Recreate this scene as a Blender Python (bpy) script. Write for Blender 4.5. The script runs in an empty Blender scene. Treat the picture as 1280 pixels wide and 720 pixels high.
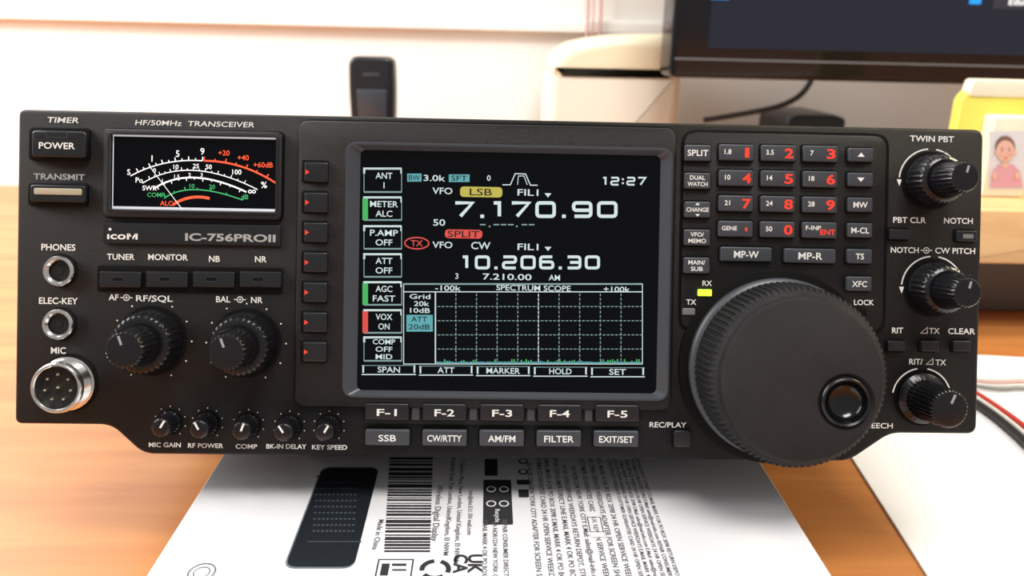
import bpy, math, random
import numpy as np
from mathutils import Matrix, Vector, Euler
random.seed(4)
sc=bpy.context.scene
sc.view_settings.view_transform='Standard'
rad=math.radians
# ------------------------------------------------------------------ materials
def mat(name,col,rough=.5,metal=0,emit=None,estr=1,coat=0,noise=0,nscale=50,bump=0,bscale=800,spec=None):
    m=bpy.data.materials.new(name); m.use_nodes=True
    nt=m.node_tree; b=nt.nodes['Principled BSDF']
    b.inputs['Base Color'].default_value=(*col,1); b.inputs['Roughness'].default_value=rough
    b.inputs['Metallic'].default_value=metal
    if spec is not None: b.inputs['Specular IOR Level'].default_value=spec
    if coat: b.inputs['Coat Weight'].default_value=coat
    if emit: b.inputs['Emission Color'].default_value=(*emit,1); b.inputs['Emission Strength'].default_value=estr
    tc=nt.nodes.new('ShaderNodeTexCoord')
    if noise:
        n=nt.nodes.new('ShaderNodeTexNoise'); n.inputs['Scale'].default_value=nscale; n.inputs['Detail'].default_value=6
        nt.links.new(tc.outputs['Object'],n.inputs['Vector'])
        mx=nt.nodes.new('ShaderNodeMixRGB'); mx.inputs[1].default_value=(*[c*(1-noise) for c in col],1); mx.inputs[2].default_value=(*[min(1,c*(1+noise)) for c in col],1)
        nt.links.new(n.outputs[0],mx.inputs[0]); nt.links.new(mx.outputs[0],b.inputs['Base Color'])
    if bump:
        n=nt.nodes.new('ShaderNodeTexNoise'); n.inputs['Scale'].default_value=bscale; n.inputs['Detail'].default_value=2
        nt.links.new(tc.outputs['Object'],n.inputs['Vector'])
        bp=nt.nodes.new('ShaderNodeBump'); bp.inputs['Strength'].default_value=bump; bp.inputs['Distance'].default_value=.1
        nt.links.new(n.outputs[0],bp.inputs['Height']); nt.links.new(bp.outputs[0],b.inputs['Normal'])
    return m
def wood(name,c1,c2,rough=.3,sx=1.2,sy=14):
    m=bpy.data.materials.new(name); m.use_nodes=True; nt=m.node_tree; b=nt.nodes['Principled BSDF']
    tc=nt.nodes.new('ShaderNodeTexCoord'); mp=nt.nodes.new('ShaderNodeMapping'); mp.inputs['Scale'].default_value=(sx,sy,sy)
    n=nt.nodes.new('ShaderNodeTexNoise'); n.inputs['Scale'].default_value=4; n.inputs['Detail'].default_value=9; n.inputs['Distortion'].default_value=.6
    r=nt.nodes.new('ShaderNodeValToRGB'); r.color_ramp.elements[0].position=.3; r.color_ramp.elements[1].position=.7
    r.color_ramp.elements[0].color=(*c1,1); r.color_ramp.elements[1].color=(*c2,1)
    nt.links.new(tc.outputs['Object'],mp.inputs[0]); nt.links.new(mp.outputs[0],n.inputs['Vector']); nt.links.new(n.outputs[0],r.inputs[0]); nt.links.new(r.outputs[0],b.inputs['Base Color'])
    b.inputs['Roughness'].default_value=rough
    return m
PANEL=mat('panel_plastic',(.0045,.0045,.005),.36,noise=.25,nscale=.08,bump=.35,bscale=6,spec=.25)
PANEL2=mat('module_plastic',(.006,.006,.007),.33,noise=.2,nscale=.08,bump=.3,bscale=6,spec=.30)
CHASS=mat('chassis_metal',(.02,.02,.02),.5,noise=.2,nscale=.1)
BEZEL=mat('display_bezel',(.045,.05,.06),.28)
GROOVE=mat('groove_black',(.002,.002,.002),.6,spec=.15)
BTN=mat('button_dark',(.010,.011,.014),.32,noise=.15,nscale=.3,spec=.45)
BTNG=mat('button_grey',(.042,.047,.058),.40,noise=.15,nscale=.3)
KNOB=mat('knob_plastic',(.006,.006,.008),.26,noise=.2,nscale=.3,spec=.42)
RUB=mat('knob_rubber',(.010,.010,.012),.52,noise=.5,nscale=.15,bump=.35,bscale=5,spec=.32)
GLOSS=mat('dimple_gloss',(.003,.003,.004),.16)
WHT=mat('print_white',(.80,.80,.78),.6)
GRY=mat('print_grey',(.34,.35,.35),.6)
RED=mat('print_red',(.75,.04,.02),.5,emit=(.8,.04,.02),estr=.25)
SILV=mat('silver',(.72,.72,.70),.2,metal=1)
SILVD=mat('silver_mark',(.55,.57,.6),.35,metal=.7)
PIN=mat('pin_metal',(.7,.66,.55),.25,metal=1)
GLASS=mat('screen_glass',(.001,.0015,.003),.07,spec=.15)
LW=mat('lcd_white',(.02,.02,.02),.6,emit=(.62,.75,.74),estr=1.0)
LD=mat('lcd_dim',(.02,.02,.02),.6,emit=(.20,.32,.33),estr=1.0)
LC=mat('lcd_cyan',(.01,.02,.02),.6,emit=(.08,.36,.40),estr=1.0)
LY=mat('lcd_yellow',(.02,.02,.01),.6,emit=(.50,.43,.06),estr=1.0)
LR=mat('lcd_red',(.02,.01,.01),.6,emit=(.70,.06,.05),estr=1.0)
LG=mat('lcd_green',(.01,.02,.01),.6,emit=(.04,.42,.10),estr=1.0)
LK=mat('lcd_black',(.004,.004,.004),.6)
MW=mat('meter_white',(.6,.6,.6),.6,emit=(1,1,1),estr=.75)
MR=mat('meter_red',(.6,.05,.02),.6,emit=(1,.10,.03),estr=.8)
MG=mat('meter_green',(.03,.3,.1),.6,emit=(.03,.45,.15),estr=.5)
MGL=mat('meter_glow',(.5,.5,.55),.6,emit=(.8,.82,.9),estr=.4)
SHEEN=mat('button_reflection',(.42,.38,.28),.35)
LEDG=mat('led_green',(.4,.8,.05),.4,emit=(.60,1,.03),estr=1.3)
LEDO=mat('led_off',(.17,.18,.17),.4)
# ------------------------------------------------------------------ geometry collectors
class G:
    def __init__(s,name,parent=None):
        s.name=name; s.v=[]; s.f=[]; s.mi=[]; s.mats=[]; s.parent=parent
    def add(s,vs,fs,m):
        o=len(s.v); s.v+= [tuple(p) for p in vs]
        if m not in s.mats: s.mats.append(m)
        k=s.mats.index(m)
        for f in fs: s.f.append([i+o for i in f]); s.mi.append(k)
    def build(s,ang=35):
        me=bpy.data.meshes.new(s.name); me.from_pydata(s.v,[],s.f)
        for m in s.mats: me.materials.append(m)
        me.polygons.foreach_set('material_index',s.mi); me.update()
        me.polygons.foreach_set('use_smooth',[True]*len(me.polygons))
        me.set_sharp_from_angle(angle=rad(ang))
        ob=bpy.data.objects.new(s.name,me); sc.collection.objects.link(ob)
        if s.parent: ob.parent=s.parent
        return ob
def empty(name,M=None):
    e=bpy.data.objects.new(name,None); e.empty_display_size=.02; sc.collection.objects.link(e)
    if M is not None: e.matrix_world=M
    return e
def round_poly(pts,r,seg=5,closed=True):
    out=[];n=len(pts)
    for i,p in enumerate(pts):
        p=Vector(p)
        if not closed and i in(0,n-1): out.append(tuple(p)); continue
        a=Vector(pts[i-1]); b=Vector(pts[(i+1)%n]); rr=r[i] if isinstance(r,(list,tuple)) else r
        da=(a-p); db=(b-p); t=min(rr,da.length*.49,db.length*.49)
        p0=p+da.normalized()*t; p1=p+db.normalized()*t
        for k in range(seg+1):
            u=k/seg; q=p0*(1-u)**2+p*2*u*(1-u)+p1*u*u; out.append(tuple(q))
    return out
def offs(pts,d):
    n=len(pts);o=[]
    for i in range(n):
        p=Vector(pts[i]);a=p-Vector(pts[i-1]);b=Vector(pts[(i+1)%n])-p
        if a.length<1e-9:a=b
        if b.length<1e-9:b=a
        a.normalize();b.normalize()
        na=Vector((-a.y,a.x));nb=Vector((-b.y,b.x)); q=na+nb; k=max(.4,1+na.dot(nb))
        o.append(tuple(p+q/k*d))
    return o
def loft(g,m,rings,cap0=False,cap1=True,capm=None):
    n=len(rings[0]);vs=[];fs=[]
    for r in rings: vs+=r
    for j in range(len(rings)-1):
        for i in range(n):
            a=j*n+i;b=j*n+(i+1)%n; fs.append([a,b,b+n,a+n])
    if cap0: fs.append(list(range(n))[::-1])
    if cap1 and capm is None: fs.append([(len(rings)-1)*n+i for i in range(n)])
    g.add(vs,fs,m)
    if cap1 and capm is not None: g.add(rings[-1],[list(range(n))],capm)
def z3(pts,z): return [(p[0],p[1],z) for p in pts]
def prism(g,m,out,z0,z1,bev=.5,steps=3,cap0=False,capm=None):
    rings=[z3(out,z0)]
    for k in range(steps+1):
        a=k/steps*math.pi/2
        rings.append(z3(offs(out,bev*(1-math.cos(a))),z1-bev+bev*math.sin(a)))
    loft(g,m,rings,cap0=cap0,capm=capm)
def rrect(cx,cy,w,h,r,seg=4):
    return round_poly([(cx-w/2,cy-h/2),(cx+w/2,cy-h/2),(cx+w/2,cy+h/2),(cx-w/2,cy+h/2)],r,seg)
def circ(cx,cy,r,n=48,ph=0): return [(cx+r*math.cos(ph+2*math.pi*i/n),cy+r*math.sin(ph+2*math.pi*i/n)) for i in range(n)]
def lathe(g,m,cx,cy,prof,n=48,kn=None,cap=True,capm=None):
    rings=[]
    for p in prof:
        r,z=p[0],p[1];a=p[2] if len(p)>2 else 0
        rings.append([(cx+(r+(a if (i//(kn or 1))%2 else -a))*math.cos(2*math.pi*i/n),cy+(r+(a if (i//(kn or 1))%2 else -a))*math.sin(2*math.pi*i/n),z) for i in range(n)])
    loft(g,m,rings,cap1=cap,capm=capm)
def ribbon(g,m,pts,w,z,closed=False):
    n=len(pts);L=[];R=[]
    for i in range(n):
        p=Vector(pts[i])
        if closed: a=p-Vector(pts[i-1]);b=Vector(pts[(i+1)%n])-p
        else:
            a=p-Vector(pts[i-1]) if i else Vector(pts[1])-p
            b=Vector(pts[i+1])-p if i<n-1 else a
        if a.length<1e-9:a=b
        if b.length<1e-9:b=a
        a=a.normalized();b=b.normalized();na=Vector((-a.y,a.x));nb=Vector((-b.y,b.x));q=(na+nb)/max(.5,1+na.dot(nb))*w/2
        L.append((*(p+q),z));R.append((*(p-q),z))
    fs=[]
    for i in range(n if closed else n-1):
        j=(i+1)%n; fs.append([i+n,j+n,j,i])
    g.add(L+R,fs,m)
_tc={}
def tmesh(s,bold):
    k=(s,bold)
    if k in _tc:return _tc[k]
    cu=bpy.data.curves.new('t','FONT');cu.body=s;cu.size=1;cu.resolution_u=3;cu.offset=bold
    ob=bpy.data.objects.new('t',cu);sc.collection.objects.link(ob)
    dg=bpy.context.evaluated_depsgraph_get();dg.update()
    me=bpy.data.meshes.new_from_object(ob.evaluated_get(dg))
    vs=np.array([v.co[:2] for v in me.vertices]) if len(me.vertices) else np.zeros((1,2))
    fs=[list(p.vertices) for p in me.polygons]
    bpy.data.objects.remove(ob);bpy.data.curves.remove(cu);bpy.data.meshes.remove(me)
    x0,x1=vs[:,0].min(),vs[:,0].max()
    vs[:,0]-=(x0+x1)/2;vs[:,1]-=.35
    vs/= .70
    _tc[k]=(vs,fs,(x1-x0)/.70);return _tc[k]
def put_text(g,m,s,cx,cy,h,z,w=None,bold=.015,shear=0,align='C',rot=0):
    vs,fs,W=tmesh(s,bold); sx=h if w is None else w/W
    c,sn=math.cos(rot),math.sin(rot);o=[]
    dx={'C':0,'L':W*sx/2,'R':-W*sx/2}[align]
    for x,y in vs:
        X=x*sx+shear*y*h+dx;Y=y*h; o.append((cx+X*c-Y*sn,cy+X*sn+Y*c,z))
    g.add(o,fs,m)
# ------------------------------------------------------------------ camera solve (camera pose relative to the radio's front panel, mm)
F=925.;PX0=640.;PY0=290.
def rotm(e): return np.array(Euler(e,'XYZ').to_matrix())
def proj(par,P):
    q=(np.array(P)-par[3:6])@rotm(par[:3]); return [PX0+F*q[0]/-q[2],PY0-F*q[1]/-q[2]]
tgt=np.array([22,136,1230,162,18,530,1222,543],float)
def resid(p):
    H=p[6]/2;o=[]
    for x,y in((-170,H),(170,H),(-170,-H),(170,-H)): o+=proj(p,(x,y,0))
    return np.array(o)-tgt
par=np.array([0,0,0,0,14,262,109.])
for it in range(40):
    r=resid(par);J=np.zeros((8,7))
    for k in range(7):
        d=np.zeros(7);d[k]=1e-4; J[:,k]=(resid(par+d)-r)/1e-4
    par=par-np.linalg.lstsq(J,r,rcond=None)[0]
RC=rotm(par[:3]);CC=par[3:6];HH=par[6]
def M(px,py,z=0):
    d=RC@np.array([(px-PX0)/F,-(py-PY0)/F,-1.]); t=(z-CC[2])/d[2]; q=CC+d*t; return (float(q[0]),float(q[1]))
def S(px,py,z=0):
    a=M(px-5,py,z);b=M(px+5,py,z); return (b[0]-a[0])/10
LEAN=rad(14.5)
MR0=Matrix.Translation((0,0,.112))@Matrix.Rotation(math.pi/2-LEAN,4,'X')
RADIO=empty('radio_transceiver',MR0@Matrix.Scale(.001,4))
CAMW=MR0@(Matrix.Translation(Vector(CC)*.001)@Matrix(RC.tolist()).to_4x4())
cam=bpy.data.cameras.new('camera');co=bpy.data.objects.new('camera',cam);sc.collection.objects.link(co)
co.matrix_world=CAMW;cam.sensor_width=36;cam.lens=F/1280*36;cam.shift_y=(PY0-360)/1280;cam.clip_start=.01
cam.dof.use_dof=True;cam.dof.focus_distance=.255;cam.dof.aperture_fstop=12
sc.camera=co
def W(px,py,axis,val):
    o=CAMW.translation;d=CAMW.to_3x3()@Vector(((px-PX0)/F,-(py-PY0)/F,-1)); t=(val-o[axis])/d[axis]; return o+d*t
# ------------------------------------------------------------------ RADIO
body=G('front_panel',RADIO)
h=HH/2
e1=M(138,541);e2=M(178,568);e3=M(1062,577);e4=M(1114,546)
out=round_poly([(-170,-h),(e1[0],-h),(e2[0],e2[1]),(e3[0],e3[1]),(e4[0],-h),(170,-h),(170,h),(-170,h)],[2.5,4,4,4,4,3.5,3.5,2.5],6)
prism(body,PANEL,out,-18,0,1.2,4,cap0=True)
body.build()
ch=G('chassis',RADIO)
loft(ch,CHASS,[z3(rrect(0,1,328,HH-8,3),-17.9),z3(rrect(0,1,328,HH-8,3),-225)],cap1=True)
ch.build()
ft=G('feet',RADIO)
def cyl_y(g,m,x,z,y0,y1,r0,r1,n=24):
    a=[(x+r0*math.cos(2*math.pi*i/n),y0,z+r0*math.sin(2*math.pi*i/n)) for i in range(n)]
    b=[(x+r1*math.cos(2*math.pi*i/n),y1,z+r1*math.sin(2*math.pi*i/n)) for i in range(n)]
    loft(g,m,[a,b],cap0=True)
for x in(-75,75): cyl_y(ft,RUB,x,-40,-h+4,-72.3,9,7)
for x in(-120,120): cyl_y(ft,RUB,x,-212,-h+4,-h-2.5,9,8)
ft.build()

lab=G('panel_labels',RADIO); bt=G('buttons',RADIO); mod=G('raised_modules',RADIO); kn=G('knobs',RADIO)
def T(s,px,py,hp,m=WHT,z=.12,wp=None,g=lab,**k):
    c=M(px,py,z);s_=S(px,py,z); put_text(g,m,s,c[0],c[1],hp*s_,z,None if wp is None else wp*s_,**k)
def B(px,py,wp,hp,m=BTN,z0=0,z1=1.8,r=.8,bev=.45,groove=True):
    c=M(px,py,z1);s_=S(px,py,z1)
    if groove: prism(bt,GROOVE,rrect(c[0],c[1],wp*s_+1.1,hp*s_+1.1,r+.4),z0-.05,z0+.08,.02,1)
    prism(bt,m,rrect(c[0],c[1],wp*s_,hp*s_,r),z0,z1,bev,3)
def PR(g,m,x0,y0,x1,y1,z0,z1,r=1,bev=.5,**k):
    a=M(x0,y1,z1);b=M(x1,y0,z1); prism(g,m,rrect((a[0]+b[0])/2,(a[1]+b[1])/2,b[0]-a[0],b[1]-a[1],r),z0,z1,bev,**k)
ZM=2.4
def rr_px(x0,y0,x1,y1,z,r,seg=6):
    a=M(x0,(y1),z);b=M(x1,y0,z);c0=M((x0+x1)/2,(y0+y1)/2,z)
    return rrect((a[0]+b[0])/2,c0[1],b[0]-a[0],(y1-y0)*S((x0+x1)/2,(y0+y1)/2,z),r,seg)
mo=rr_px(367,155,846,512,ZM,4)
prism(mod,GROOVE,offs(mo,-.6),-.02,.1,.02,1)
fo=rr_px(427,181,842,500,ZM,4.5)
def ring_frame(g,m,outer,inner,z0,zt,zi,bev=.6,m2=None,glassm=None,inn2=None,lip=.35):
    rings=[z3(outer,z0)]
    for k in range(4):
        a=k/3*math.pi/2; rings.append(z3(offs(outer,bev*(1-math.cos(a))),zt-bev+bev*math.sin(a)))
    rings.append(z3(inner,zt)); loft(g,m,rings,cap1=False)
    m2=m2 or m
    loft(g,m2,[z3(inner,zt),z3(offs(inner,.35),zt+lip),z3(offs(inner,1.0),zt+lip),z3(inn2,zi)],cap1=False)
    g.add(z3(inn2,zi),[list(range(len(inn2)))],glassm)
gi=rr_px(446,191,826,490,.7,2.2)
ring_frame(mod,PANEL2,mo,fo,0,ZM,.7,.8,BEZEL,GLASS,gi,lip=.6)
PR(mod,GROOVE,847,167,1112,415,-.02,.1,5.5,.02)
PR(mod,PANEL2,850,170,1109,412,0,.7,5,.5)
# meter window
mf_o=rr_px(127,162,353,274,2.2,2);mf_i=rr_px(133,166,349,268,2.2,1.6);mf_g=rr_px(139,169,347,263,.6,.8)
ring_frame(mod,PANEL2,mf_o,mf_i,0,2.0,.6,.5,BTN,GLASS,mf_g)
prism(mod,GROOVE,offs(mf_o,-.4),-.02,.08,.02,1)
PR(mod,BTN,128,282,351,304,0,1.0,.6,.3)
PR(mod,GROOVE,121,335,353,364,0,.5,.8,.2)
# ---- meter face
mt=G('meter_face',RADIO); MZ=.72
def arc_px(pts,w,m,z=MZ,g=mt):
    (x0,y0),(x1,y1),(x2,y2)=pts;cx=2*x1-(x0+x2)/2;cy=2*y1-(y0+y2)/2
    P=[]
    for i in range(25):
        t=i/24;P.append(M((1-t)**2*x0+2*t*(1-t)*cx+t*t*x2,(1-t)**2*y0+2*t*(1-t)*cy+t*t*y2,z))
    ribbon(g,m,P,w*S(x1,y1,z),z); return P
def ticks(pts,n,ln,w,m,t0=0,t1=1):
    (x0,y0),(x1,y1),(x2,y2)=pts;cx=2*x1-(x0+x2)/2;cy=2*y1-(y0+y2)/2
    for i in range(n):
        t=t0+(t1-t0)*i/(n-1); x=(1-t)**2*x0+2*t*(1-t)*cx+t*t*x2;y=(1-t)**2*y0+2*t*(1-t)*cy+t*t*y2
        dx=x-243;dy=y-330;L=math.hypot(dx,dy); l=ln*(1 if i%2==0 else .6)
        ribbon(mt,m,[M(x,y,MZ),M(x+dx/L*l,y+dy/L*l,MZ)],w*S(x,y,MZ),MZ)
A1=[(163,220),(206,204),(253,201)];A2=[(255,201),(301,208),(345,229)]
arc_px(A1,1.3,MW);arc_px(A2,2.2,MR);ticks(A1,11,5,1.2,MW,.12,1);ticks(A2,8,5,1.4,MR)
A3=[(178,229),(243,213),(322,237)];arc_px(A3,1.1,MW);ticks(A3,17,4,.9,MW,.08,.9)
A4=[(192,236),(243,222),(308,240)];arc_px(A4,2.0,MW);ticks(A4,11,-4,1.0,MW,.05,.95)
A5=[(205,248),(245,237),(303,250)];arc_px(A5,1.4,MG);ticks(A5,7,4,1.2,MG,.03,1)
A6=[(216,256),(238,247),(262,248)];arc_px(A6,3.4,MR)
for s,x,y,hh,m in [('1',190,198,8,MW),('5',222,192,8,MW),('9',253,189,8,MW),('+20',280,191,6.5,MR),('+40',304,197,6.5,MR),('+60dB',329,206,6.5,MR),
    ('0',193,213,5.6,MW),('10',220,208.5,5.6,MW),('25',245,207.5,5.6,MW),('50',261,208.5,5.6,MW),('100',296,215,6.2,MW),('%',330,231,8,MW),('S',161,215,7,MW),('Po',174,225,6.5,MW),('SWR',187,235,6,MW),
    ('1',203,226,4.6,MW),('1.5',221,220.5,4.6,MW),('2',237,218.5,4.6,MW),('3',252,218.5,4.6,MW),('COMP',195,243.5,5.5,MG),('ALC',208,254,6,MR),('10',240,232.5,5.5,MG),('20',265,233.5,5.5,MG),('dB',306,246,6,MG),('∞',315,239,8,MW)]:
    T(s,x,y,hh,m,z=MZ+.01,g=mt,bold=.005)
ribbon(mt,MW,[M(187,208,MZ+.06),M(228,262,MZ+.06)],.2,MZ+.06)
for x0,y0,x1,y1 in [(140,170,142.5,262),(141,169,345,170.3),(344,171,345.6,262),(141,261.4,345,262.6)]:
    a=M(x0,y1,MZ);b=M(x1,y0,MZ); mt.add([(a[0],a[1],MZ),(b[0],a[1],MZ),(b[0],b[1],MZ),(a[0],b[1],MZ)],[[0,1,2,3]],MGL)
mt.build()
T('ıcoм',153,294.5,9,WHT,1.08,38,bold=.02)
c=M(137.5,286.5,1.08); lab.add(z3(circ(c[0],c[1],.5,16),1.08),[list(range(16))],WHT)
T('IC-756PROII',288,297,9,GRY,1.08,113,bold=.03)
# ---- left labels/buttons
T('TIMER',79,150,7,WHT,wp=40,bold=.01,shear=.2)
T('HF/50MHz  TRANSCEIVER',244,154.5,6.5,WHT,wp=149,shear=.15,bold=.005)
PR(mod,GROOVE,35,160,112,200,0,.9,1.5,.4)
B(73,180,68,34,BTN,.9,3.2,1.4,.7,False)
PR(mod,BTN,44,166,100,172,3.2,3.3,.2,.05)
c=M(71,168,3.3); ribbon(lab,BTNG,[(c[0]-3.5,c[1]+1),(c[0]+3.5,c[1]+1),(c[0]+3.5,c[1]-1),(c[0]-3.5,c[1]-1)],.2,3.33,True)
T('POWER',71,182,8,WHT,3.26,45,bold=.015)
T('TRANSMIT',74,221,7.5,GRY,wp=64,bold=.02)
PR(mod,GROOVE,34,229,110,257,0,.9,1.5,.4)
B(72,242,70,22,BTN,.9,2.4,1.2,.6,False)
PR(bt,SHEEN,42,236,102,243,2.4,2.75,.6,.2)  # cream bar paints a warm reflection onto the transmit button
for s,y in(('PHONES',309),('ELEC-KEY',376),('MIC',438)): T(s,73,y,8,WHT,bold=.015)
def jack(px,py):
    c=M(px,py,2)
    lathe(kn,GROOVE,c[0],c[1],[(5.9,-.02),(5.9,.1)])
    lathe(kn,SILV,c[0],c[1],[(5.3,0),(5.3,1.6),(5.0,2.0),(4.2,2.0),(3.9,1.7),(3.5,1.2)],40,capm=None,cap=False)
    lathe(kn,LK,c[0],c[1],[(3.5,1.2),(3.4,.3)],40)
    lathe(kn,BTN,c[0],c[1],[(1.3,.32),(1.2,.5)],20)
jack(72,339);jack(71,406)
# mic connector
c=M(70,485,8)
lathe(kn,GROOVE,c[0],c[1],[(10.1,-.02),(10.1,.12)])
pf=[(9.3,0),(9.3,1.6),(8.6,2)]
for i in range(5): pf+=[(8.3,2+i*1.1),(8.8,2.5+i*1.1)]
pf+=[(8.5,8),(8.1,8.4),(7.5,8.4),(7.2,8.0),(7.1,4)]
lathe(kn,SILV,c[0],c[1],pf,60,cap=False)
lathe(kn,LK,c[0],c[1],[(7.2,5.2),(7.1,5.2)],48)
for i in range(7):
    a=rad(90+i*360/7); lathe(kn,PIN,c[0]+4.4*math.cos(a),c[1]+4.4*math.sin(a),[(.6,5.1),(.6,7),(.3,7.5)],12)
lathe(kn,PIN,c[0],c[1],[(.65,5.1),(.65,7),(.3,7.5)],12)
# tuner row
for s,x,tx,ty in(('TUNER',150,151,321),('MONITOR',208.5,210,321.5),('NB',267,268,323.5),('NR',325.5,326,324)):
    T(s,tx,ty,7.5,WHT,bold=.015); B(x,349.5,52,20,BTN,.4,1.9,.6,.35,False)
    cc=M(x-3,349,1.98);ribbon(lab,BTNG,rrect(cc[0],cc[1],3.8,1.4,.2),.12,1.96,True)
    lab.add(z3(rrect(cc[0],cc[1],3.6,1.2,.2),1.98),[list(range(20))],GROOVE)
def arrow_circ(px,py):
    c=M(px,py,.12); ribbon(lab,WHT,circ(c[0],c[1],1.0,20),.3,.12,True); lab.add(z3(circ(c[0],c[1],.4,12),.12),[list(range(12))],WHT)
    for s_ in(-1,1): ribbon(lab,WHT,[(c[0]+s_*1,c[1]),(c[0]+s_*2.1,c[1])],.3,.12)
T('AF',142,371.5,7.5,WHT,bold=.015);arrow_circ(158,372);T('RF/SQL',193,373,7.5,WHT,wp=46,bold=.015)
T('BAL',279,374,7.5,WHT,bold=.015);arrow_circ(300,374.5);T('NR',321,375,7.5,WHT,bold=.015)
def pot(px,py,rb=11.0,rt=6.1,hh=20,dots=True,arc=False,ang=110):
    c=M(px,py,hh);x,y=c
    lathe(kn,GROOVE,x,y,[(rb+1.2,-.02),(rb+1.2,.3),(rb+.9,.35)],60)
    lathe(kn,KNOB,x,y,[(rb,.3),(rb,1.5),(rb-.3,2,.16),(rb-.9,8,.16),(rb-1.6,8.9),(rt+1.6,9.4),(rt+.8,9.2)],120,kn=2)
    lathe(kn,KNOB,x,y,[(rt+.7,9),(rt+.6,10,.16),(rt+.0,hh-1,.16),(rt-.6,hh-.15),(rt-1.3,hh)],96,kn=2)
    a=rad(ang); ca,sa=math.cos(a),math.sin(a)
    ribbon(kn,SILVD,[(x+ca*rt*.3,y+sa*rt*.3),(x+ca*(rt-1.2),y+sa*(rt-1.2))],.8,hh+.05)
    q=[]
    for zz in(10.2,hh-.8):
        for s_ in(-.5,.5):
            q.append((x+ca*(rt+.78)-sa*s_,y+sa*(rt+.78)+ca*s_,zz))
    kn.add(q,[[0,1,3,2]],SILVD)
    q=[]
    for zz in(2.0,8.4):
        for s_ in(-.5,.5):
            b=rad(ang+12);q.append((x+math.cos(b)*(rb+.12)-math.sin(b)*s_,y+math.sin(b)*(rb+.12)+math.cos(b)*s_,zz))
    kn.add(q,[[0,1,3,2]],SILVD)
    if dots:
        for k in range(11):
            b=rad(-60+k*30); cx,cy=x+math.cos(b)*(rb+2.8),y+math.sin(b)*(rb+2.8); lab.add(z3(circ(cx,cy,.3,10),.15),[list(range(10))],WHT)
    if arc:
        for b0,b1 in((95,175),(20,80)):
            ribbon(lab,WHT,[(x+math.cos(rad(b0+(b1-b0)*i/20))*(rb+2.0),y+math.sin(rad(b0+(b1-b0)*i/20))*(rb+2.0)) for i in range(21)],.5,.15)
        cx,cy=x+math.cos(rad(180))*(rb+1.9),y-1
        lab.add([(cx-1,cy+1.2,.15),(cx+.9,cy+1.2,.15),(cx,cy-1.2,.15)],[[0,2,1]],WHT)
pot(154,438);pot(282,441)
pot(1207,221,9.2,5.1,20,False,True,75);pot(1210,366,9.2,5.1,20,False,True,75)
c=M(1188,512,17)
lathe(kn,GROOVE,c[0],c[1],[(9.9,-.02),(9.9,.3)],60)
lathe(kn,KNOB,c[0],c[1],[(9.0,.2),(9.0,1.5),(8.0,2.4),(7.0,3,.16),(6.4,16,.16),(5.9,16.8),(5.3,17)],120,kn=2)
ribbon(kn,SILVD,[(c[0]+.3,c[1]+2),(c[0]+1.6,c[1]+5.0)],.9,17.05)
for b0,b1 in((100,170),(15,80)):
    ribbon(lab,WHT,[(c[0]+math.cos(rad(b0+(b1-b0)*i/20))*10.6,c[1]+math.sin(rad(b0+(b1-b0)*i/20))*10.6) for i in range(21)],.5,.32)
for i,(x,y,an) in enumerate(((200,535,60),(248,537,120),(301,539,70),(354,541,125),(405,541,60))):
    c=M(x,y,8)
    lathe(kn,GROOVE,c[0],c[1],[(4.6,-.02),(4.6,.15)],40)
    lathe(kn,KNOB,c[0],c[1],[(4.0,.1),(4.0,1.2),(3.5,1.8,.08),(3.2,7.2,.08),(2.8,7.8),(2.4,8)],80,kn=2)
    a=rad(an);ribbon(kn,WHT,[(c[0],c[1]),(c[0]+math.cos(a)*2.8,c[1]+math.sin(a)*2.8)],.7,8.05)
    for k in range(9):
        b=rad(-50+k*35);lab.add(z3(circ(c[0]+math.cos(b)*5.4,c[1]+math.sin(b)*5.4,.2,8),.15),[list(range(8))],WHT)
for s,x,y,w in(('MIC GAIN',206,556,40),('RF POWER',257,557,44),('COMP',308,558,27),('BK-IN DELAY',358,558,50),('KEY SPEED',412,559,44)): T(s,x,y,5.8,WHT,wp=w,bold=.015)
for i,y in enumerate((215,253,290.5,328,365.5,403,440)):
    x=395-i*.3
    PR(bt,GROOVE,x-18,y-14.5,x+16,y+14,ZM-.05,ZM+.1,.9,.03)
    B(x,y,30,25,BTN,ZM,ZM+1.6,.8,.6,False)
    cc=M(x-11,y,ZM+1.65); bt.add([(cc[0]-.6,cc[1]-.9,ZM+1.63),(cc[0]+.8,cc[1],ZM+1.63),(cc[0]-.6,cc[1]+.9,ZM+1.63)],[[0,1,2]],RED)
PR(mod,PANEL2,455,504,800,530,0,1.0,1,.4)
for i in range(5):
    x=483.5+i*72.1;y=515+i*.5
    B(x,y,55,21,BTN,1.0,3.0,.8,.5);T('F-%d'%(i+1),x,y+.5,8.5,WHT,3.08,wp=25,bold=.015)
    if i<4: PR(bt,BTNG,x+31,y-9,x+41,y+10,1.0,1.6,.5,.2)
for i,s in enumerate(('SSB','CW/RTTY','AM/FM','FILTER','EXIT/SET')):
    x=484+i*71.6;y=547.3+i*.4
    B(x,y,56,20,BTNG,0,2.0,.7,.5);T(s,x,y+.3,8,WHT,2.08,wp={0:22,1:43,2:34,3:37,4:43}[i],bold=.015)
T('REC/PLAY',835,531,6.5,WHT,wp=46,bold=.01);B(853,549,21,21,BTN,0,1.8,1,.5)
T('SPEECH',1097,532,6.5,WHT,wp=38,bold=.01)
Z1=.7;ZT=2.4
def KB(px,py,wp,hp,labs,m=BTNG):
    B(px,py,wp,hp,m,Z1,ZT,.7,.45)
    for s,dx,dy,hh,ww,mm_ in labs: T(s,px+dx,py+dy,hh,mm_,ZT+.08,wp=ww,bold=.015 if mm_ is WHT else .03)
KB(872.5,191,33,20,[('SPLIT',0,0,7.5,26,WHT)])
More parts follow.
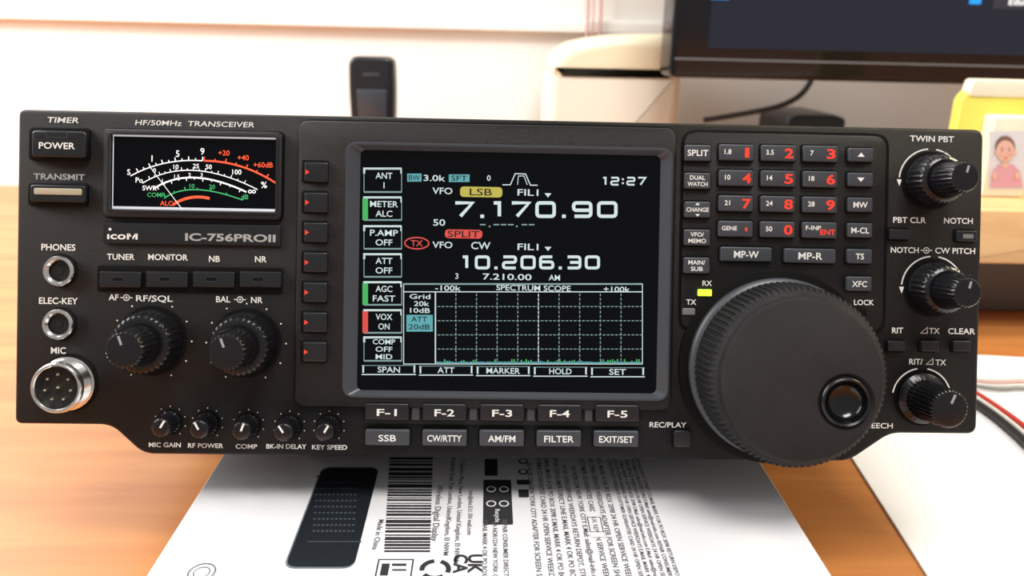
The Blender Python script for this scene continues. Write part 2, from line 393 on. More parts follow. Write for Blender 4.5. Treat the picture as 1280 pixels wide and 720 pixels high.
KB(872,226,33,20,[('DUAL',0,-4,5.2,19,WHT),('WATCH',0,4,5.2,25,WHT)])
KB(872,262,33,20,[('CHANGE',0,0,5.2,28,WHT)])
for sg in(1,-1):
    cc=M(872,262-sg*7,ZT+.08);lab.add([(cc[0]-.8,cc[1]-.4*sg,ZT+.08),(cc[0]+.8,cc[1]-.4*sg,ZT+.08),(cc[0],cc[1]+.5*sg,ZT+.08)],[[0,1,2]],WHT)
KB(871.5,297,33,20,[('VFO/',0,-4,5.2,17,WHT),('MEMO',0,4,5.2,22,WHT)])
KB(871,332,33,20,[('MAIN/',0,-4,5.2,21,WHT),('SUB',0,4,5.2,15,WHT)])
rows=[[('1.8','1'),('3.5','2'),('7','3')],[('10','4'),('14','5'),('18','6')],[('21','7'),('24','8'),('28','9')],[('GENE','•'),('50','0'),('F-INP','ENT')]]
for r in range(4):
    for c_ in range(3):
        x=921+c_*52.5-r*.4;y=190.5+r*31.9+c_*.8
        a,b=rows[r][c_]
        L=[(a,-11 if len(a)<4 else -8,-1 if len(a)<5 else -3,6 if len(a)<4 else 5.2,None if len(a)<4 else 19,WHT)]
        if b=='ENT': L.append((b,10,2.5,6.5,19,RED))
        elif b=='1': L.append((b,13,.3,11.5,5.5,RED))
        else: L.append((b,13,.3,11.5,11 if b!='•' else 3.5,RED))
        KB(x,y,43,20,L)
for i,s in enumerate(('^','v','MW','M-CL','TS','XFC')):
    y=(193.5,224.5,256,288,320.5,355)[i];x=1076.5-i*.4
    if i<2:
        KB(x,y,31,17,[]);cc=M(x,y,ZT+.08);sg=1 if i==0 else -1
        lab.add([(cc[0]-1.3,cc[1]-.7*sg,ZT+.08),(cc[0]+1.3,cc[1]-.7*sg,ZT+.08),(cc[0],cc[1]+.8*sg,ZT+.08)],[[0,1,2]],WHT)
    else: KB(x,y,31,18,[(s,0,0,7,None,WHT)])
KB(933,318,64,18,[('MP-W',0,0,8.5,31,WHT)]);KB(1013,320,64,18,[('MP-R',0,0,8.5,30,WHT)])
T('RX',884,354,6.5,WHT,.8,bold=.015);T('TX',864,377.5,6.5,WHT,.8,bold=.015);T('LOCK',1080,378,6.5,WHT,.8,wp=25,bold=.015)
PR(bt,LEDG,872.5,362,890,370,.7,1.3,.4,.15);PR(bt,LEDO,853,385.5,869,393.5,.7,1.3,.4,.15);PR(bt,GROOVE,1069,387.5,1084,394.5,.7,1.3,.4,.15)
T('TWIN PBT',1165,173.5,7.2,WHT,wp=55,bold=.015)
T('PBT CLR',1137,275,7,WHT,wp=41,bold=.015);T('NOTCH',1198,276,7,WHT,wp=36,bold=.015)
B(1125,293,25,13,BTN,0,1.8,.5,.4);B(1209,295,25,13,BTN,0,1.8,.5,.4)
PR(bt,LEDO,1204,293,1217,298,1.8,1.95,.2,.05)
T('NOTCH',1131,312.5,7,WHT,wp=35,bold=.015);arrow_circ(1158,313);T('CW PITCH',1194,313.5,7,WHT,wp=50,bold=.015)
T('RIT',1122,413,7,WHT,bold=.015)
def tri(px,py):
    c=M(px,py,.12);ribbon(lab,WHT,[(c[0]-1.2,c[1]-1),(c[0]+1.2,c[1]-1),(c[0]+1.2,c[1]+1.1)],.3,.12,True)
tri(1155,413);T('TX',1168,413.5,7,WHT,bold=.015);T('CLEAR',1202,414,7,WHT,wp=34,bold=.015)
for x in(1121,1163,1203): B(x,433,22,13,BTN,0,1.8,.5,.4)
T('RIT/',1145,452,7,WHT,bold=.015);tri(1162,452);T('TX',1176,453,7,WHT,bold=.015)
# ---- main tuning knob
tk=G('tuning_dial',RADIO)
c=M(1005,476,25);x,y=c
lathe(tk,GROOVE,x,y,[(34.5,-.02),(34.5,1.0),(34,1.2)],120)
pf=[(30.3,1.0),(31.2,1.6),(31.6,2.4),(31.6,4.6),(31.0,5.4),(30.2,5.8),(29.8,6.6)]
lathe(tk,BTNG,x,y,pf,160,cap=False)
lathe(tk,RUB,x,y,[(29.9,6.5),(30.3,7),(30.3,7.4,.36),(29.6,19.4,.36),(29.1,20.7,.26),(28.2,21.6),(27.0,22.2)],720,kn=4,cap=False)
n=96
dm=M(1058,503,25)
rings=[z3(circ(x,y,27.0,n),22.2),z3(circ(x,y,27.0,n),23.6),z3(circ(x,y,26.6,n),24.6),z3(circ(x,y,25.8,n),25),z3(circ(dm[0],dm[1],9.4,n),25),z3(circ(dm[0],dm[1],9.0,n),24.6),z3(circ(dm[0],dm[1],8.4,n),24.2)]
loft(tk,RUB,rings,cap1=False)
lathe(tk,KNOB,dm[0],dm[1],[(8.4,24.2),(8.1,25.1),(7.6,25.5),(7.0,25.1)],n,cap=False)
lathe(tk,GLOSS,dm[0],dm[1],[(7.0,25.1),(6.5,23.4),(5.2,21.9),(3.4,21.1),(1.5,20.8),(.2,20.7)],n)
tk.build()
# ---- LCD contents
lcd=G('lcd_display',RADIO);LZ=.85
def LT(s,px,py,hp,m=LW,wp=None,z=LZ+.03,bold=.01): T(s,px,py,hp,m,z,wp,g=lcd,bold=bold)
def LRect(x0,y0,x1,y1,m,z=LZ):
    q=[M(x0,y1,z),M(x1,y1,z),M(x1,y0,z),M(x0,y0,z)];lcd.add(z3(q,z),[[0,1,2,3]],m)
def LFr(x0,y0,x1,y1,m,w=1.2,z=LZ): ribbon(lcd,m,[M(x0,y1,z),M(x1,y1,z),M(x1,y0,z),M(x0,y0,z)],w*.28,z,True)
DG={'0':([(0,0),(1,0),(1,1),(0,1)],True),'1':([(.15,1),(.62,1),(.62,0)],False),'2':([(0,1),(1,1),(1,.5),(0,.5),(0,0),(1,0)],False),
'3':([(0,1),(1,1),(1,0),(0,0)],False),'6':([(.95,1),(0,1),(0,0),(1,0),(1,.55),(0,.55)],False),'7':([(0,1),(1,1),(.3,0)],False),'9':([(.05,0),(1,0),(1,1),(0,1),(0,.45),(1,.45)],False)}
def digits(s,x0,x1,cy,hp,m,th):
    wd=[1.0 if ch in DG else .34 for ch in s];wd=[.75 if ch=='1' else w_ for ch,w_ in zip(s,wd)];tot=sum(wd)+.22*(len(s)-1);u=(x1-x0)/tot;px=x0
    for ch,w_ in zip(s,wd):
        if ch in DG:
            P,cl=DG[ch];U=u*w_;q=[M(px+th/2+a*(U-th),cy+hp/2-th/2-b*(hp-th),LZ) for a,b in P]
            if ch in '06923': q=round_poly(q,th*.28*.9,3,cl)
            ribbon(lcd,m,q,th*.28,LZ,cl)
            if ch=='3': ribbon(lcd,m,[M(px+u*.25,cy,LZ),M(px+u-th/2,cy,LZ)],th*.28,LZ+.005)
        else:
            for dy in((hp/2-th/2,) if ch=='.' else (-hp*.22,hp*.22)):
                cx=px+u*.17;LRect(cx-th*.55,cy+dy-th*.5,cx+th*.55,cy+dy+th*.5,m)
        px+=u*(w_+.22)
digits('7.170.90',567,772,262,21,LW,4.3)
digits('10.206.30',575,750,328,17.5,LW,3.6)
digits('12:27',752,808,226.5,11,LW,2.2)
cells=[(211,240,['ANT','1'],None),(247,275,['METER','ALC'],LG),(283,311,['P.AMP','OFF'],None),(318,346,['ATT','OFF'],None),(353,381,['AGC','FAST'],LG),(388,416,['VOX','ON'],LR),(422,451,['COMP','OFF','MID'],None)]
for i,(y0,y1,ls,m) in enumerate(cells):
    x0=455;x1=502
    LFr(x0,y0,x1,y1,LD,1.0)
    LRect(x0-1,y0-1.5,x1,y0+1,LW); LRect(x1-1.5,y0,x1,y0+6,LW);LRect(x0,y1-1,x1,y1+1,LD)
    if m: LRect(x0-2,y0+1,x0+5,y1,m,LZ+.02)
    else: LRect(x0-1,y0,x0+1.5,y0+6,LW)
    for k,t in enumerate(ls):
        hh=7.6 if len(ls)==2 else 6.4; yy=(y0+y1)/2+(k-(len(ls)-1)/2)*(12 if len(ls)==2 else 9.3)
        LT(t,480,yy,hh,LW,wp=7.0*len(t) if len(t)>1 else None)
LRect(509,217,527,227,LC);LT('BW',518,222,6.5,LK,wp=14);LT('3.0k',543,222.5,7.5,LW,wp=27)
LRect(561,218,587,227.5,LC);LT('SFT',574,222.7,6.5,LK,wp=20);LT('0',611,222.5,7,LW)
ribbon(lcd,LW,[M(*p,LZ) for p in((628,231),(638,231),(644,217),(657,217.5),(663,231.5),(672,231.5))],.35,LZ)
ribbon(lcd,LW,[M(*p,LZ) for p in((647,231),(648,220),(655,220),(659,231))],.25,LZ)
LT('VFO',553,238.5,8,LW,wp=25)
def pill(x0,y0,x1,y1,m,z=LZ):
    q=rr_px(x0,y0,x1,y1,z,1.4);lcd.add(z3(q,z),[list(range(len(q)))],m)
pill(575,233.5,628,246.5,LY);LT('LSB',601,240,8.5,LK,wp=28,z=LZ+.05);LT('FIL1',660,240.5,8,LW,wp=26)
def dn(px,py):
    c=M(px,py,LZ);lcd.add([(c[0]-1.2,c[1]+.7,LZ),(c[0],c[1]-.8,LZ),(c[0]+1.2,c[1]+.7,LZ)],[[0,1,2]],LW)
dn(685,244);dn(685,311)
LT('50',549,278,8,LW,wp=15);
for k,x in enumerate((600,617,626,635,652,661)): LRect(x,280,x+7,281.6,LD)
for x in(611,645): LRect(x,282,x+2,284,LD)
pill(556,287,603,298,LR);LT('SPLIT',579.5,292.5,8,LK,wp=40,z=LZ+.05)
c=M(521,304,LZ);ribbon(lcd,LR,[(c[0]+4.2*math.cos(i*math.pi/16),c[1]+2.0*math.sin(i*math.pi/16)) for i in range(32)],.45,LZ,True);LT('TX',521,304,7.5,LR,wp=15)
LT('VFO',553,306,8,LW,wp=25);LT('CW',601,307,9,LW,wp=24);LT('FIL1',660,308.5,8,LW,wp=26)
LT('3',571,345,7,LW);LT('7.210.00',634,346,7.5,LW,wp=61);LT('AM',693,347,7,LW,wp=14)
LFr(504.5,355,803,455,LW,1.0);LRect(505,364.2,803,365.4,LW);LRect(543.5,365,545,454,LW);LRect(504,354,803,356,LD)
LT('-100k',560,360,6.5,LW,wp=32);LT('SPECTRUM SCOPE',667,360,6.8,LW,wp=93);LT('+100k',771,361.5,6.5,LW,wp=33)
LT('Grid',525,370.5,6,LW,wp=26);LT('20k',527,379.5,6,LW,wp=19);LT('10dB',525,388,6,LW,wp=25)
LRect(508,393.5,541,414.5,LC);LT('ATT',524,399,6.5,LK,wp=20,z=LZ+.05);LT('20dB',524,408.5,6.5,LK,wp=27,z=LZ+.05)
for i in range(1,10):
    x=544+i*25.8
    yy=367
    while yy<452:
        LRect(x-.5,yy,x+.6,yy+ (3.2 if i!=5 else 4),LD if i!=5 else LW); yy+=5.4
for j in range(1,5):
    y_=365+j*17.7;xx=547
    while xx<800: LRect(xx,y_,xx+3.4,y_+1.0,LD);xx+=5.16
LRect(545,452.6,802,454,LC)
for i in range(85):
    x=546+i*3;hh=random.choice([0,1,1,2,3,4]);LRect(x,453-hh,x+1.6,453.6,LG if hh>2 else LC)
for i,s in enumerate(('SPAN','ATT','MARKER','HOLD','SET')):
    x=486+i*71.5;y=462+i*.7
    LT(s,x,y,7.2,LW,wp=7*len(s));LRect(x-33,y-5,x-31,y+4,LW);LRect(x+31,y-5,x+33,y+4,LW)
    LRect(x-34,y+5.5,x+34,y+6.8,LW);LRect(x-34,y-5.6,x+34,y-4.8,LD)
lcd.build()
for g in(mod,bt,kn,lab): g.build()

# ------------------------------------------------------------------ ROOM
WALL=mat('wall_paint',(.86,.84,.81),.8,noise=.06,nscale=6)
WOOD=wood('desk_wood',(.38,.13,.032),(.56,.23,.065),.36)
FLOOR=wood('floor_wood',(.25,.14,.07),(.35,.2,.1),.4)
def slab(name,x0,x1,y0,y1,z0,z1,m,bev=.001):
    g=G(name);o=round_poly([(x0,y0),(x1,y0),(x1,y1),(x0,y1)],bev*2,3)
    prism(g,m,o,z0,z1,bev,3,cap0=True);return g.build()
YW=.66
slab('desk',-1.1,1.1,-.45,YW-.002,-.03,0,WOOD,.003)
slab('wall_back',-2.2,2.2,YW,YW+.1,-.75,1.9,WALL)
slab('floor',-2.2,2.2,-2.2,YW,-.8,-.75,FLOOR)
dl=G('legs',bpy.data.objects['desk'])
for x in(-1.0,1.0):
    for yy in(-.38,.58): prism(dl,WOOD,rrect(x,yy,.06,.06,.005),-.75,-.03,.001,1,cap0=True)
dl.build()
zl=W(300,22,1,YW-.01).z
slab('trim_1',-2.1,2.1,YW-.012,YW-.0005,zl-.007,zl+.007,WALL,.003)
# ------------------------------------------------------------------ product box
CARD=mat('box_card',(.72,.72,.75),.35,noise=.03,nscale=30)
INK=mat('ink_black',(.02,.02,.025),.6);INKG=mat('ink_grey',(.09,.09,.11),.6);INKB=mat('ink_navy',(.010,.013,.018),.4)
ZB=.030
o=W(612,574,2,ZB);f_=W(612,720,2,ZB);ey=(o-f_).normalized();ex=Vector((ey.y,-ey.x,0))
wl=W(267,586,2,ZB);wr=W(956,586,2,ZB);bw=(wr-wl).length
PB=G('product_box')
def bl(px,py):
    q=W(px,py,2,ZB)-o;return q.dot(ex),q.dot(ey)
bcx=(bl(267,586)[0]+bl(956,586)[0])/2
v0=bl(612,720)[1]-.055;v1=.038-o.y
Mb=Matrix(((ex.x,ey.x,0,o.x),(ex.y,ey.y,0,o.y),(0,0,1,0),(0,0,0,1)))
prism(PB,CARD,rrect(bcx,(v0+v1)/2,bw,v1-v0,.0015),.0003,ZB,.0008,3,cap0=True)
def brect(x0,y0,x1,y1,m,r=0,dz=.00012):
    u0=bl(x0,(y0+y1)/2)[0];u1=bl(x1,(y0+y1)/2)[0];vv0=bl((x0+x1)/2,y1)[1];vv1=bl((x0+x1)/2,y0)[1]
    q=rrect((u0+u1)/2,(vv0+vv1)/2,u1-u0,vv1-vv0,r,6) if r else [(u0,vv0),(u1,vv0),(u1,vv1),(u0,vv1)]
    PB.add(z3(q,ZB+dz),[list(range(len(q)))],m)
def btext(s,px,py,hp,m=INK,bold=.01,lenp=None,align='C',dz=.00015):
    u,v=bl(px,py);sc_=bl(px+5,py)[0]-bl(px-5,py)[0];sc_/=10
    put_text(PB,m,s,u,v,hp*sc_,ZB+dz,None,bold,rot=-math.pi/2,align=align)
DEV2=mat('ink_slate',(.045,.058,.075),.5);DEV3=mat('ink_slate_light',(.12,.15,.18),.5)
brect(378,584,458,711,DEV3,.004);brect(380,585.5,458,709,INKB,.0038,.00015)
brect(384,677,452,678.2,DEV2,0,.0002)
for i in range(10):
    for j in range(10):
        u,v=bl(397+i*5.4-j*.5,596+j*7.6);PB.add(z3(circ(u,v,.00055,8),ZB+.0002),[list(range(8))],DEV2)
y_=572
while y_<690:
    t=random.choice([1,1.5,2.2,3,4]);brect(487-(y_-572)*.06,y_,541-(y_-572)*.03,y_+t,INK);y_+=t+random.choice([1.2,1.6,2.4])
btext('Wireless Digital Display',547,640,8,INKG);btext('Made in China',473,668,7,INKG)
btext('EI Bonham Place, New London, United Kingdom, EI NWM',575,632,6,INKG)
btext('2 Brookville Road, Post London, UnitedKingdom, EI NWM',563,625,6,INKG)
btext('UK',594,705,17,INK,.03);btext('CA',576,705,17,INK,.03)
btext('info@dist.E.U. EN mail.com',588,640,5.5,INKG)
brect(604,600,640,656,INK,.0008);brect(606,574,622,595,INK,.0006)
for (px,py) in((614,612),(630,612),(614,630),(630,630)):
    u,v=bl(px,py);ribbon(PB,CARD,[(u+.0016*math.cos(k*math.pi/6),v+.0016*math.sin(k*math.pi/6)) for k in range(12)],.0005,ZB+.0002,True)
btext('Recycle',622,645,6,CARD,dz=.0002)
for px,py in((654,577),(654,590)):
    u,v=bl(px,py);PB.add(z3(circ(u,v,.0019,20),ZB+.00012),[list(range(20))],INK);PB.add(z3(circ(u,v,.0012,20),ZB+.0002),[list(range(20))],CARD)
brect(646,600,662,606,INK);brect(648,612,661,622,INK,.0006)
L1=['E.MAIL MARK 4 OK PO BOX 2098','SA NOR1234 NEW YORK CITY','REPAIR CONSUMER DIRECT LINE','24 HR OPEN SERVICE WEEKDAYS','E.Mail: sales@mail-info.com','RETURN DEPOT, STREET 12','CUSTOMER GUARANTEE CARD','ADAPTER FOR SCREEN SHARING']
for i in range(3): btext(L1[i],606+i*13,690,6,INKG)
for i in range(9):
    btext(random.choice(L1)+' '+random.choice(L1),668+i*12.3,640+random.uniform(-4,12),6.4,INKG)
for i in range(6):
    btext(random.choice(L1)+' '+random.choice(L1)+' '+random.choice(L1),782+i*8.2,650,4.8,INKG)
brect(736,640,752,672,CARD,0,.00018);
u,v=bl(744,656);ribbon(PB,INK,[(u-.0022,v-.004),(u+.0022,v-.004),(u+.0022,v+.004),(u-.0022,v+.004)],.0003,ZB+.0002,True);btext('UK REP',744,656,6,INK,dz=.0002)
def bframe(x0,y0,x1,y1,w=.0005):
    v1_=bl(x0,(y0))[1];v0_=bl(x1,y1)[1];u0=bl(x0,(y0+y1)/2)[0];u1=bl(x1,(y0+y1)/2)[0]
    ribbon(PB,INK,[(u0,v0_),(u1,v0_),(u1,v1_),(u0,v1_)],w,ZB+.0002,True)
brect(468,698,516,740,CARD,0,.00013)
bframe(470,700,514,735);brect(476,705,486,720,INK,0,.0002);brect(490,705,508,708,INK,0,.0002);brect(490,712,508,714,INK,0,.0002)
u,v=bl(544,712)
for k in range(3):
    a0=rad(90+k*120);P=[(u+.0042*math.cos(a0+rad(t)),v+.0038*math.sin(a0+rad(t))) for t in range(8,100,10)];ribbon(PB,INK,P,.0016,ZB+.0002)
u,v=bl(252,716);ribbon(PB,INKG,circ(u,v,.004,24),.0004,ZB+.0002,True);ribbon(PB,INKG,circ(u,v,.0024,24),.0003,ZB+.0002,True)
pb=PB.build();pb.matrix_world=Mb
# ------------------------------------------------------------------ paper sheet right
PAP=mat('paper_white',(.82,.82,.84),.5,noise=.02,nscale=20)
p1=W(1066,577,2,.0);p2=W(1157,720,2,.0);d=(p1-p2).normalized();dr=Vector((d.y,-d.x,0))
far=W(1232,446,2,0);L=(far-p2).dot(d)
pg=G('paper_sheet');a=p2-d*.09;b=p2+d*L
pts=[a,a+dr*.30,b+dr*.30,b];prism(pg,PAP,round_poly([(q.x,q.y) for q in pts],.001,2),.0002,.0012,.0003,1,cap0=True);pg.build()
# ------------------------------------------------------------------ cables
def tube(name,pts,r,m,parent=None):
    cu=bpy.data.curves.new(name,'CURVE');cu.dimensions='3D';cu.bevel_depth=r;cu.bevel_resolution=3
    sp=cu.splines.new('NURBS');sp.points.add(len(pts)-1)
    for k,p in enumerate(pts): sp.points[k].co=(*p,1)
    sp.use_endpoint_u=True;sp.order_u=3;cu.materials.append(m)
    ob=bpy.data.objects.new(name,cu);sc.collection.objects.link(ob)
    if parent: ob.parent=parent
    return ob
BLK=mat('cable_black',(.012,.012,.013),.4);CRED=mat('cable_red',(.5,.03,.02),.4);PINK=mat('cable_pink',(.6,.35,.33),.5);CWH=mat('cable_white',(.7,.7,.68),.4)
pc=empty('power_cable')
def dp(px,py,z=.004): q=W(px,py,2,z);return (q.x,q.y,q.z)
tube('black_wire',[dp(1180,478),dp(1215,500),dp(1250,524),dp(1290,560),dp(1330,600)],.0020,BLK,pc)
tube('white_wire',[dp(1180,471),dp(1215,494),dp(1250,517),dp(1290,550),dp(1330,586)],.0014,CWH,pc)
tube('red_wire',[dp(1180,466),dp(1215,489),dp(1250,511),dp(1290,541),dp(1330,570)],.0018,CRED,pc)
wc=empty('cable_bundle')
for i in range(4):
    tube('wire_%d'%i,[dp(1200+i*4,472+i*3,.003),dp(1240,476+i*4,.003),dp(1285,472+i*4,.003),dp(1330,478+i*5,.003)],.0009,[CWH,PINK,CWH,LEDO][i],wc)
# ------------------------------------------------------------------ cordless phone
ph=G('cordless_phone');Yp=.50
a=W(434,70,1,Yp);b=W(493,70,1,Yp);cx=(a.x+b.x)/2;w_=b.x-a.x;top=a.z
PHM=mat('phone_black',(.010,.011,.014),.3);PHS=mat('phone_silver',(.08,.095,.12),.3,metal=.5)
def vprism(g,m,pts,y0,y1,bev):
    rings=[[(p[0],y0,p[1]) for p in pts]]
    for k in range(4):
        q=offs(pts,bev*(1-math.cos(k/3*math.pi/2)));rings.append([(p[0],y1+bev-bev*math.sin(k/3*math.pi/2),p[1]) for p in q])
    loft(g,m,rings,cap0=True)
vprism(ph,PHM,round_poly([(cx-w_*.42,.03),(cx+w_*.42,.03),(cx+w_*.5,top-.03),(cx+w_*.48,top),(cx-w_*.48,top),(cx-w_*.5,top-.03)],[.004,.004,.02,.009,.009,.02],5),Yp+.02,Yp,.004)
vprism(ph,PHS,round_poly([(cx-w_*.30,top-.060),(cx+w_*.30,top-.060),(cx+w_*.32,top-.032),(cx-w_*.32,top-.032)],.003,4),Yp+.001,Yp-.001,.0008)
vprism(ph,PHS,round_poly([(cx-w_*.18,top-.019),(cx+w_*.18,top-.019),(cx+w_*.18,top-.016),(cx-w_*.18,top-.016)],.002,3),Yp+.001,Yp-.0006,.0003)
for r_ in range(4):
    for c_ in range(3): vprism(ph,PHS,rrect(cx+(c_-1)*.013,top-.072-r_*.011,.009,.006,.002),Yp+.001,Yp-.001,.0005)
prism(ph,PHM,rrect(cx,Yp+.005,.075,.075,.015),0.0003,.022,.006,cap0=True)
prism(ph,PHM,rrect(cx,Yp+.024,.065,.03,.01),0.01,.06,.006)
ph.build()
# ------------------------------------------------------------------ monitor
Ym=.42
mn=empty('computer_monitor');MB=mat('monitor_black',(.006,.006,.008),.12,spec=.4);MS=mat('monitor_screen',(.006,.006,.009),.2,emit=(.013,.014,.023),estr=1,spec=.3)
BLU=mat('screen_blue',(.0,.1,.3),.3,emit=(.02,.25,.7),estr=1.2);SWT=mat('screen_white',(.5,.5,.5),.3,emit=(.7,.75,.8),estr=1)
a=W(836,97,1,Ym);mw=.76;mh=.42
g=G('bezel',mn)
ox=round_poly([(a.x,a.z),(a.x+mw,a.z),(a.x+mw,a.z+mh),(a.x,a.z+mh)],.008,5)
t1=W(884,60,1,Ym);bz=t1.z-a.z;bx=t1.x-a.x
vprism(g,MB,ox,Ym+.04,Ym,.004)
g.build()
g=G('screen',mn);q=[(a.x+bx,a.z+bz),(a.x+mw-bx,a.z+bz),(a.x+mw-bx,a.z+mh-bx),(a.x+bx,a.z+mh-bx)]
g.add([(p[0],Ym-.0006,p[1]) for p in q],[[0,1,2,3]],MS)
def sr(x0,y0,x1,y1,m,g=g):
    p0=W(x0,y1,1,Ym-.001);p1=W(x1,y0,1,Ym-.001);g.add([(p0.x,Ym-.0012,p0.z),(p1.x,Ym-.0012,p0.z),(p1.x,Ym-.0012,p1.z),(p0.x,Ym-.0012,p1.z)],[[0,1,2,3]],m)
sr(888,-12,912,-1,BLU);sr(1211,-8,1228,5,BLU);sr(1240,-9,1330,11,mat('screen_tile',(.02,.02,.03),.3,emit=(.010,.012,.018),estr=1))
vs,fs,_=tmesh('Education',.02);p0=W(1284,2,1,Ym);g.add([(p0.x+v[0]*.0062,Ym-.0016,p0.z+v[1]*.0062) for v in vs],fs,SWT)
g.build()
g=G('bezel_reflection',mn);vprism(g,mat('bezel_sheen',(.16,.16,.17),.2),[(a.x+.004,a.z+bz*.60),(a.x+mw-.004,a.z+bz*.60),(a.x+mw-.004,a.z+bz*.66),(a.x+.004,a.z+bz*.66)],Ym+.001,Ym-.0006,.0001)  # pale stripe paints the glossy reflection along the lower bezel
g.build()
g=G('stand',mn);cxm=a.x+mw/2
vprism(g,MB,round_poly([(cxm-.03,.012),(cxm+.03,.012),(cxm+.03,a.z+.06),(cxm-.03,a.z+.06)],.004),Ym+.065,Ym+.041,.003)
prism(g,MB,rrect(cxm,Ym+.04,.24,.16,.04,8),.0003,.013,.004,cap0=True);g.build()
cb=tube('monitor_cable',[tuple(W(880,150,1,.47)),tuple(W(945,140,1,.47)),tuple(W(985,130,1,.47)),tuple(W(1010,112,1,.47)),tuple(W(1018,90,1,.47))],.0028,BLK)
rt=G('network_router');p=W(985,142,1,.50);p2_=W(1060,142,1,.50)
vprism(rt,PHM,round_poly([(p.x,.0005),(p2_.x,.0005),(p2_.x,p.z-.004),(p2_.x-.012,p.z),(p.x+.01,p.z),(p.x,p.z-.006)],.004,4),.58,.50,.004)
for k in range(3): vprism(rt,LEDO,rrect(p.x+.015+k*.012,p.z-.03,.004,.002,.0005),.501,.4992,.0002)
rt.build()
# ------------------------------------------------------------------ cream appliance
CR=mat('cream_plastic',(.78,.73,.62),.4,noise=.04,nscale=12)
CR2=mat('cream_lid',(.82,.72,.52),.35,noise=.04,nscale=12)
Yc=.50
ap=G('bread_maker');l=W(686,120,1,Yc).x;r=W(852,120,1,Yc).x;zt=W(700,84,1,Yc).z;zt2=W(780,43,1,Yc).z
vprism(ap,CR,round_poly([(l,.0005),(r,.0005),(r,zt),(l,zt)],[.01,.01,.012,.014],6),Yc+.12,Yc,.01)
vprism(ap,CR2,round_poly([(l+.001,zt-.012),(r-.002,zt-.012),(r-.002,zt2+.002),(l+.065,zt2),(l+.02,zt2-.010),(l+.001,zt+.006)],[.003,.003,.02,.03,.02,.012],7),Yc+.118,Yc-.001,.012)
ap.build()
wcb=empty('wall_cable')
for k,px in enumerate((734,741,750)):
    X=W(px,30,1,YW-.02).x
    tube('strand_%d'%k,[(X,YW-.014,.15),(X,YW-.014,zl-.03),(X+.001,YW-.017,zl),(X,YW-.014,zl+.05),(X,YW-.012,.6)],.0018 if k!=1 else .0012,PINK,wcb)
# ------------------------------------------------------------------ wooden organiser + photo frame on right
PW=wood('pale_wood',(.60,.36,.16),(.74,.48,.24),.4,3,20)
Yo=.22
a=W(1234,262,1,Yo);b=W(1234,330,1,Yo);x0=a.x-.01;ww=.16
og=G('wooden_organizer')
vprism(og,PW,round_poly([(x0,b.z),(x0+ww,b.z),(x0+ww,a.z),(x0,a.z)],.002,3),Yo+.12,Yo,.002)
for xx in(x0,x0+ww-.012):
    vprism(og,PW,[(xx,.0005),(xx+.012,.0005),(xx+.012,b.z+.002),(xx,b.z+.002)],Yo+.115,Yo+.004,.001)
vprism(og,mat('organizer_shade',(.10,.09,.08),.6),[(x0+.01,.0005),(x0+ww-.01,.0005),(x0+ww-.01,b.z),(x0+.01,b.z)],Yo+.115,Yo+.05,.001)  # dark block stands in for the shadow below the drawer
vprism(og,SILVD,rrect(x0+ww/2,(a.z+b.z)/2,.02,.006,.002),Yo+.001,Yo-.006,.001)
og.build()
pf_=G('baby_photo_frame');Yf=.26
CRM=mat('frame_cream',(.84,.79,.64),.5);YEL=mat('card_yellow',(.82,.72,.12),.5);SKIN=mat('photo_skin',(.74,.46,.38),.5);HAIR=mat('photo_hair',(.20,.11,.08),.5);PNK=mat('photo_dress',(.66,.34,.42),.5)
PHB=mat('photo_back',(.68,.68,.74),.5);LIP=mat('photo_lips',(.62,.16,.16),.5);CHK=mat('photo_cheek',(.76,.36,.30),.5)
def FX(px,py): q=W(px,py,1,Yf);return q.x,q.z
x0f,z0f=FX(1222,262);x1f,z1f=FX(1300,146);z0f=a.z+.0003
vprism(pf_,CRM,round_poly([(x0f,z0f),(x1f,z0f),(x1f,z1f),(x0f,z1f)],.003,4),Yf+.012,Yf,.0015)
xy0,zy0=FX(1214,140);xy1,zy1=FX(1262,112)
vprism(pf_,YEL,round_poly([(xy0,z0f),(x1f+.002,z0f),(x1f+.002,zy1),(xy0+.006,zy1),(xy0,zy1-.008)],.003,4),Yf+.022,Yf+.0125,.001)
xt,zt_=FX(1222,108);vprism(pf_,CRM,round_poly([(xt+.002,zy1-.006),(x1f,zy1-.006),(x1f,zy1+.006),(xt+.004,zy1+.006)],.003,4),Yf+.021,Yf+.0115,.001)
def FP(m,pts,dy):
    P=[(p[0],Yf-dy,p[1]) for p in [FX(*q) for q in pts]]
    pf_.add(P,[list(range(len(pts)))],m)
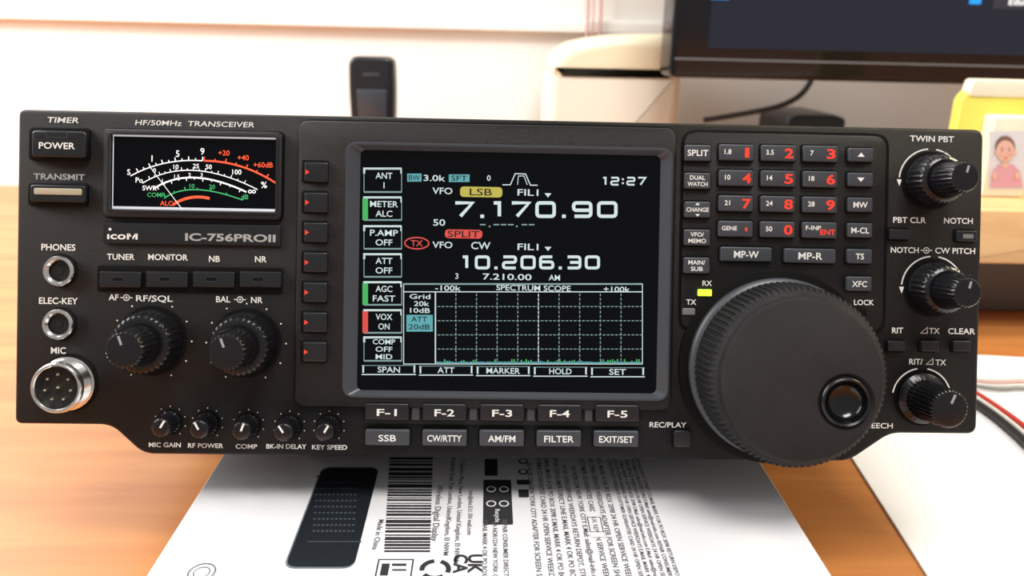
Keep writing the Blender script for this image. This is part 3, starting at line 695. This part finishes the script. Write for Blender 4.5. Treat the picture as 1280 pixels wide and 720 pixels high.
def ell(cx,cy,rx,ry,n=24): return [(cx+rx*math.cos(2*math.pi*i/n),cy+ry*math.sin(2*math.pi*i/n)) for i in range(n)][::-1]
FP(PHB,[(1236,236),(1284,236),(1284,164),(1236,164)],.0003)
FP(PNK,[(1237,234),(1278,234),(1274,214),(1265,205),(1247,205),(1240,214)],.0006)
FP(SKIN,ell(1256,205,4.5,5),.0007)
FP(HAIR,ell(1255.5,184,12.6,14.5),.0008);FP(SKIN,ell(1255.5,188.5,11.4,13.4),.0011)
for ex_ in(1243.6,1267.4): FP(SKIN,ell(ex_,190,1.8,3),.0010)
for ex_ in(1251,1260):
    FP(HAIR,ell(ex_,187.5,1.3,1.0),.0014);FP(HAIR,ell(ex_,184.3,2.0,.4),.0014);FP(CHK,ell(ex_+(ex_-1255.5)*.35,193,2,1.6),.0013)
FP(LIP,ell(1255.5,197,2.6,.9),.0014);FP(CHK,ell(1255.5,192,1.2,1.2),.0013)
for hx in(1242,1270): FP(SKIN,ell(hx,219,3,5),.0012)
pf_.build()
# ------------------------------------------------------------------ LIGHT
w=bpy.data.worlds.new('world');sc.world=w;w.use_nodes=True
w.node_tree.nodes['Background'].inputs[0].default_value=(1,.965,.93,1);w.node_tree.nodes['Background'].inputs[1].default_value=.40
def area(name,loc,tgt_,sx,sy,en,col):
    l=bpy.data.lights.new(name,'AREA');l.shape='RECTANGLE';l.size=sx;l.size_y=sy;l.energy=en;l.color=col
    ob=bpy.data.objects.new(name,l);sc.collection.objects.link(ob);ob.location=loc
    ob.rotation_euler=(Vector(tgt_)-Vector(loc)).to_track_quat('-Z','Y').to_euler();return ob
area('window_light',(-1.1,.1,.8),(-.1,.6,.15),.8,.8,20,(1,.975,.95))
area('desk_glare_light',(-.85,.42,.65),(-.2,-.1,0),.6,.5,5,(1,.93,.90))  # added light, placed to throw glare on the left of the desk
area('ceiling_light',(.2,-.5,1.6),(0,.1,.1),.8,.5,26,(1,.96,.90))
area('warm_fill_light',(1.0,.25,.8),(.45,.3,0),.3,.3,9,(1,.84,.55))  # added warm fill for the wood on the right; no lamp modelled
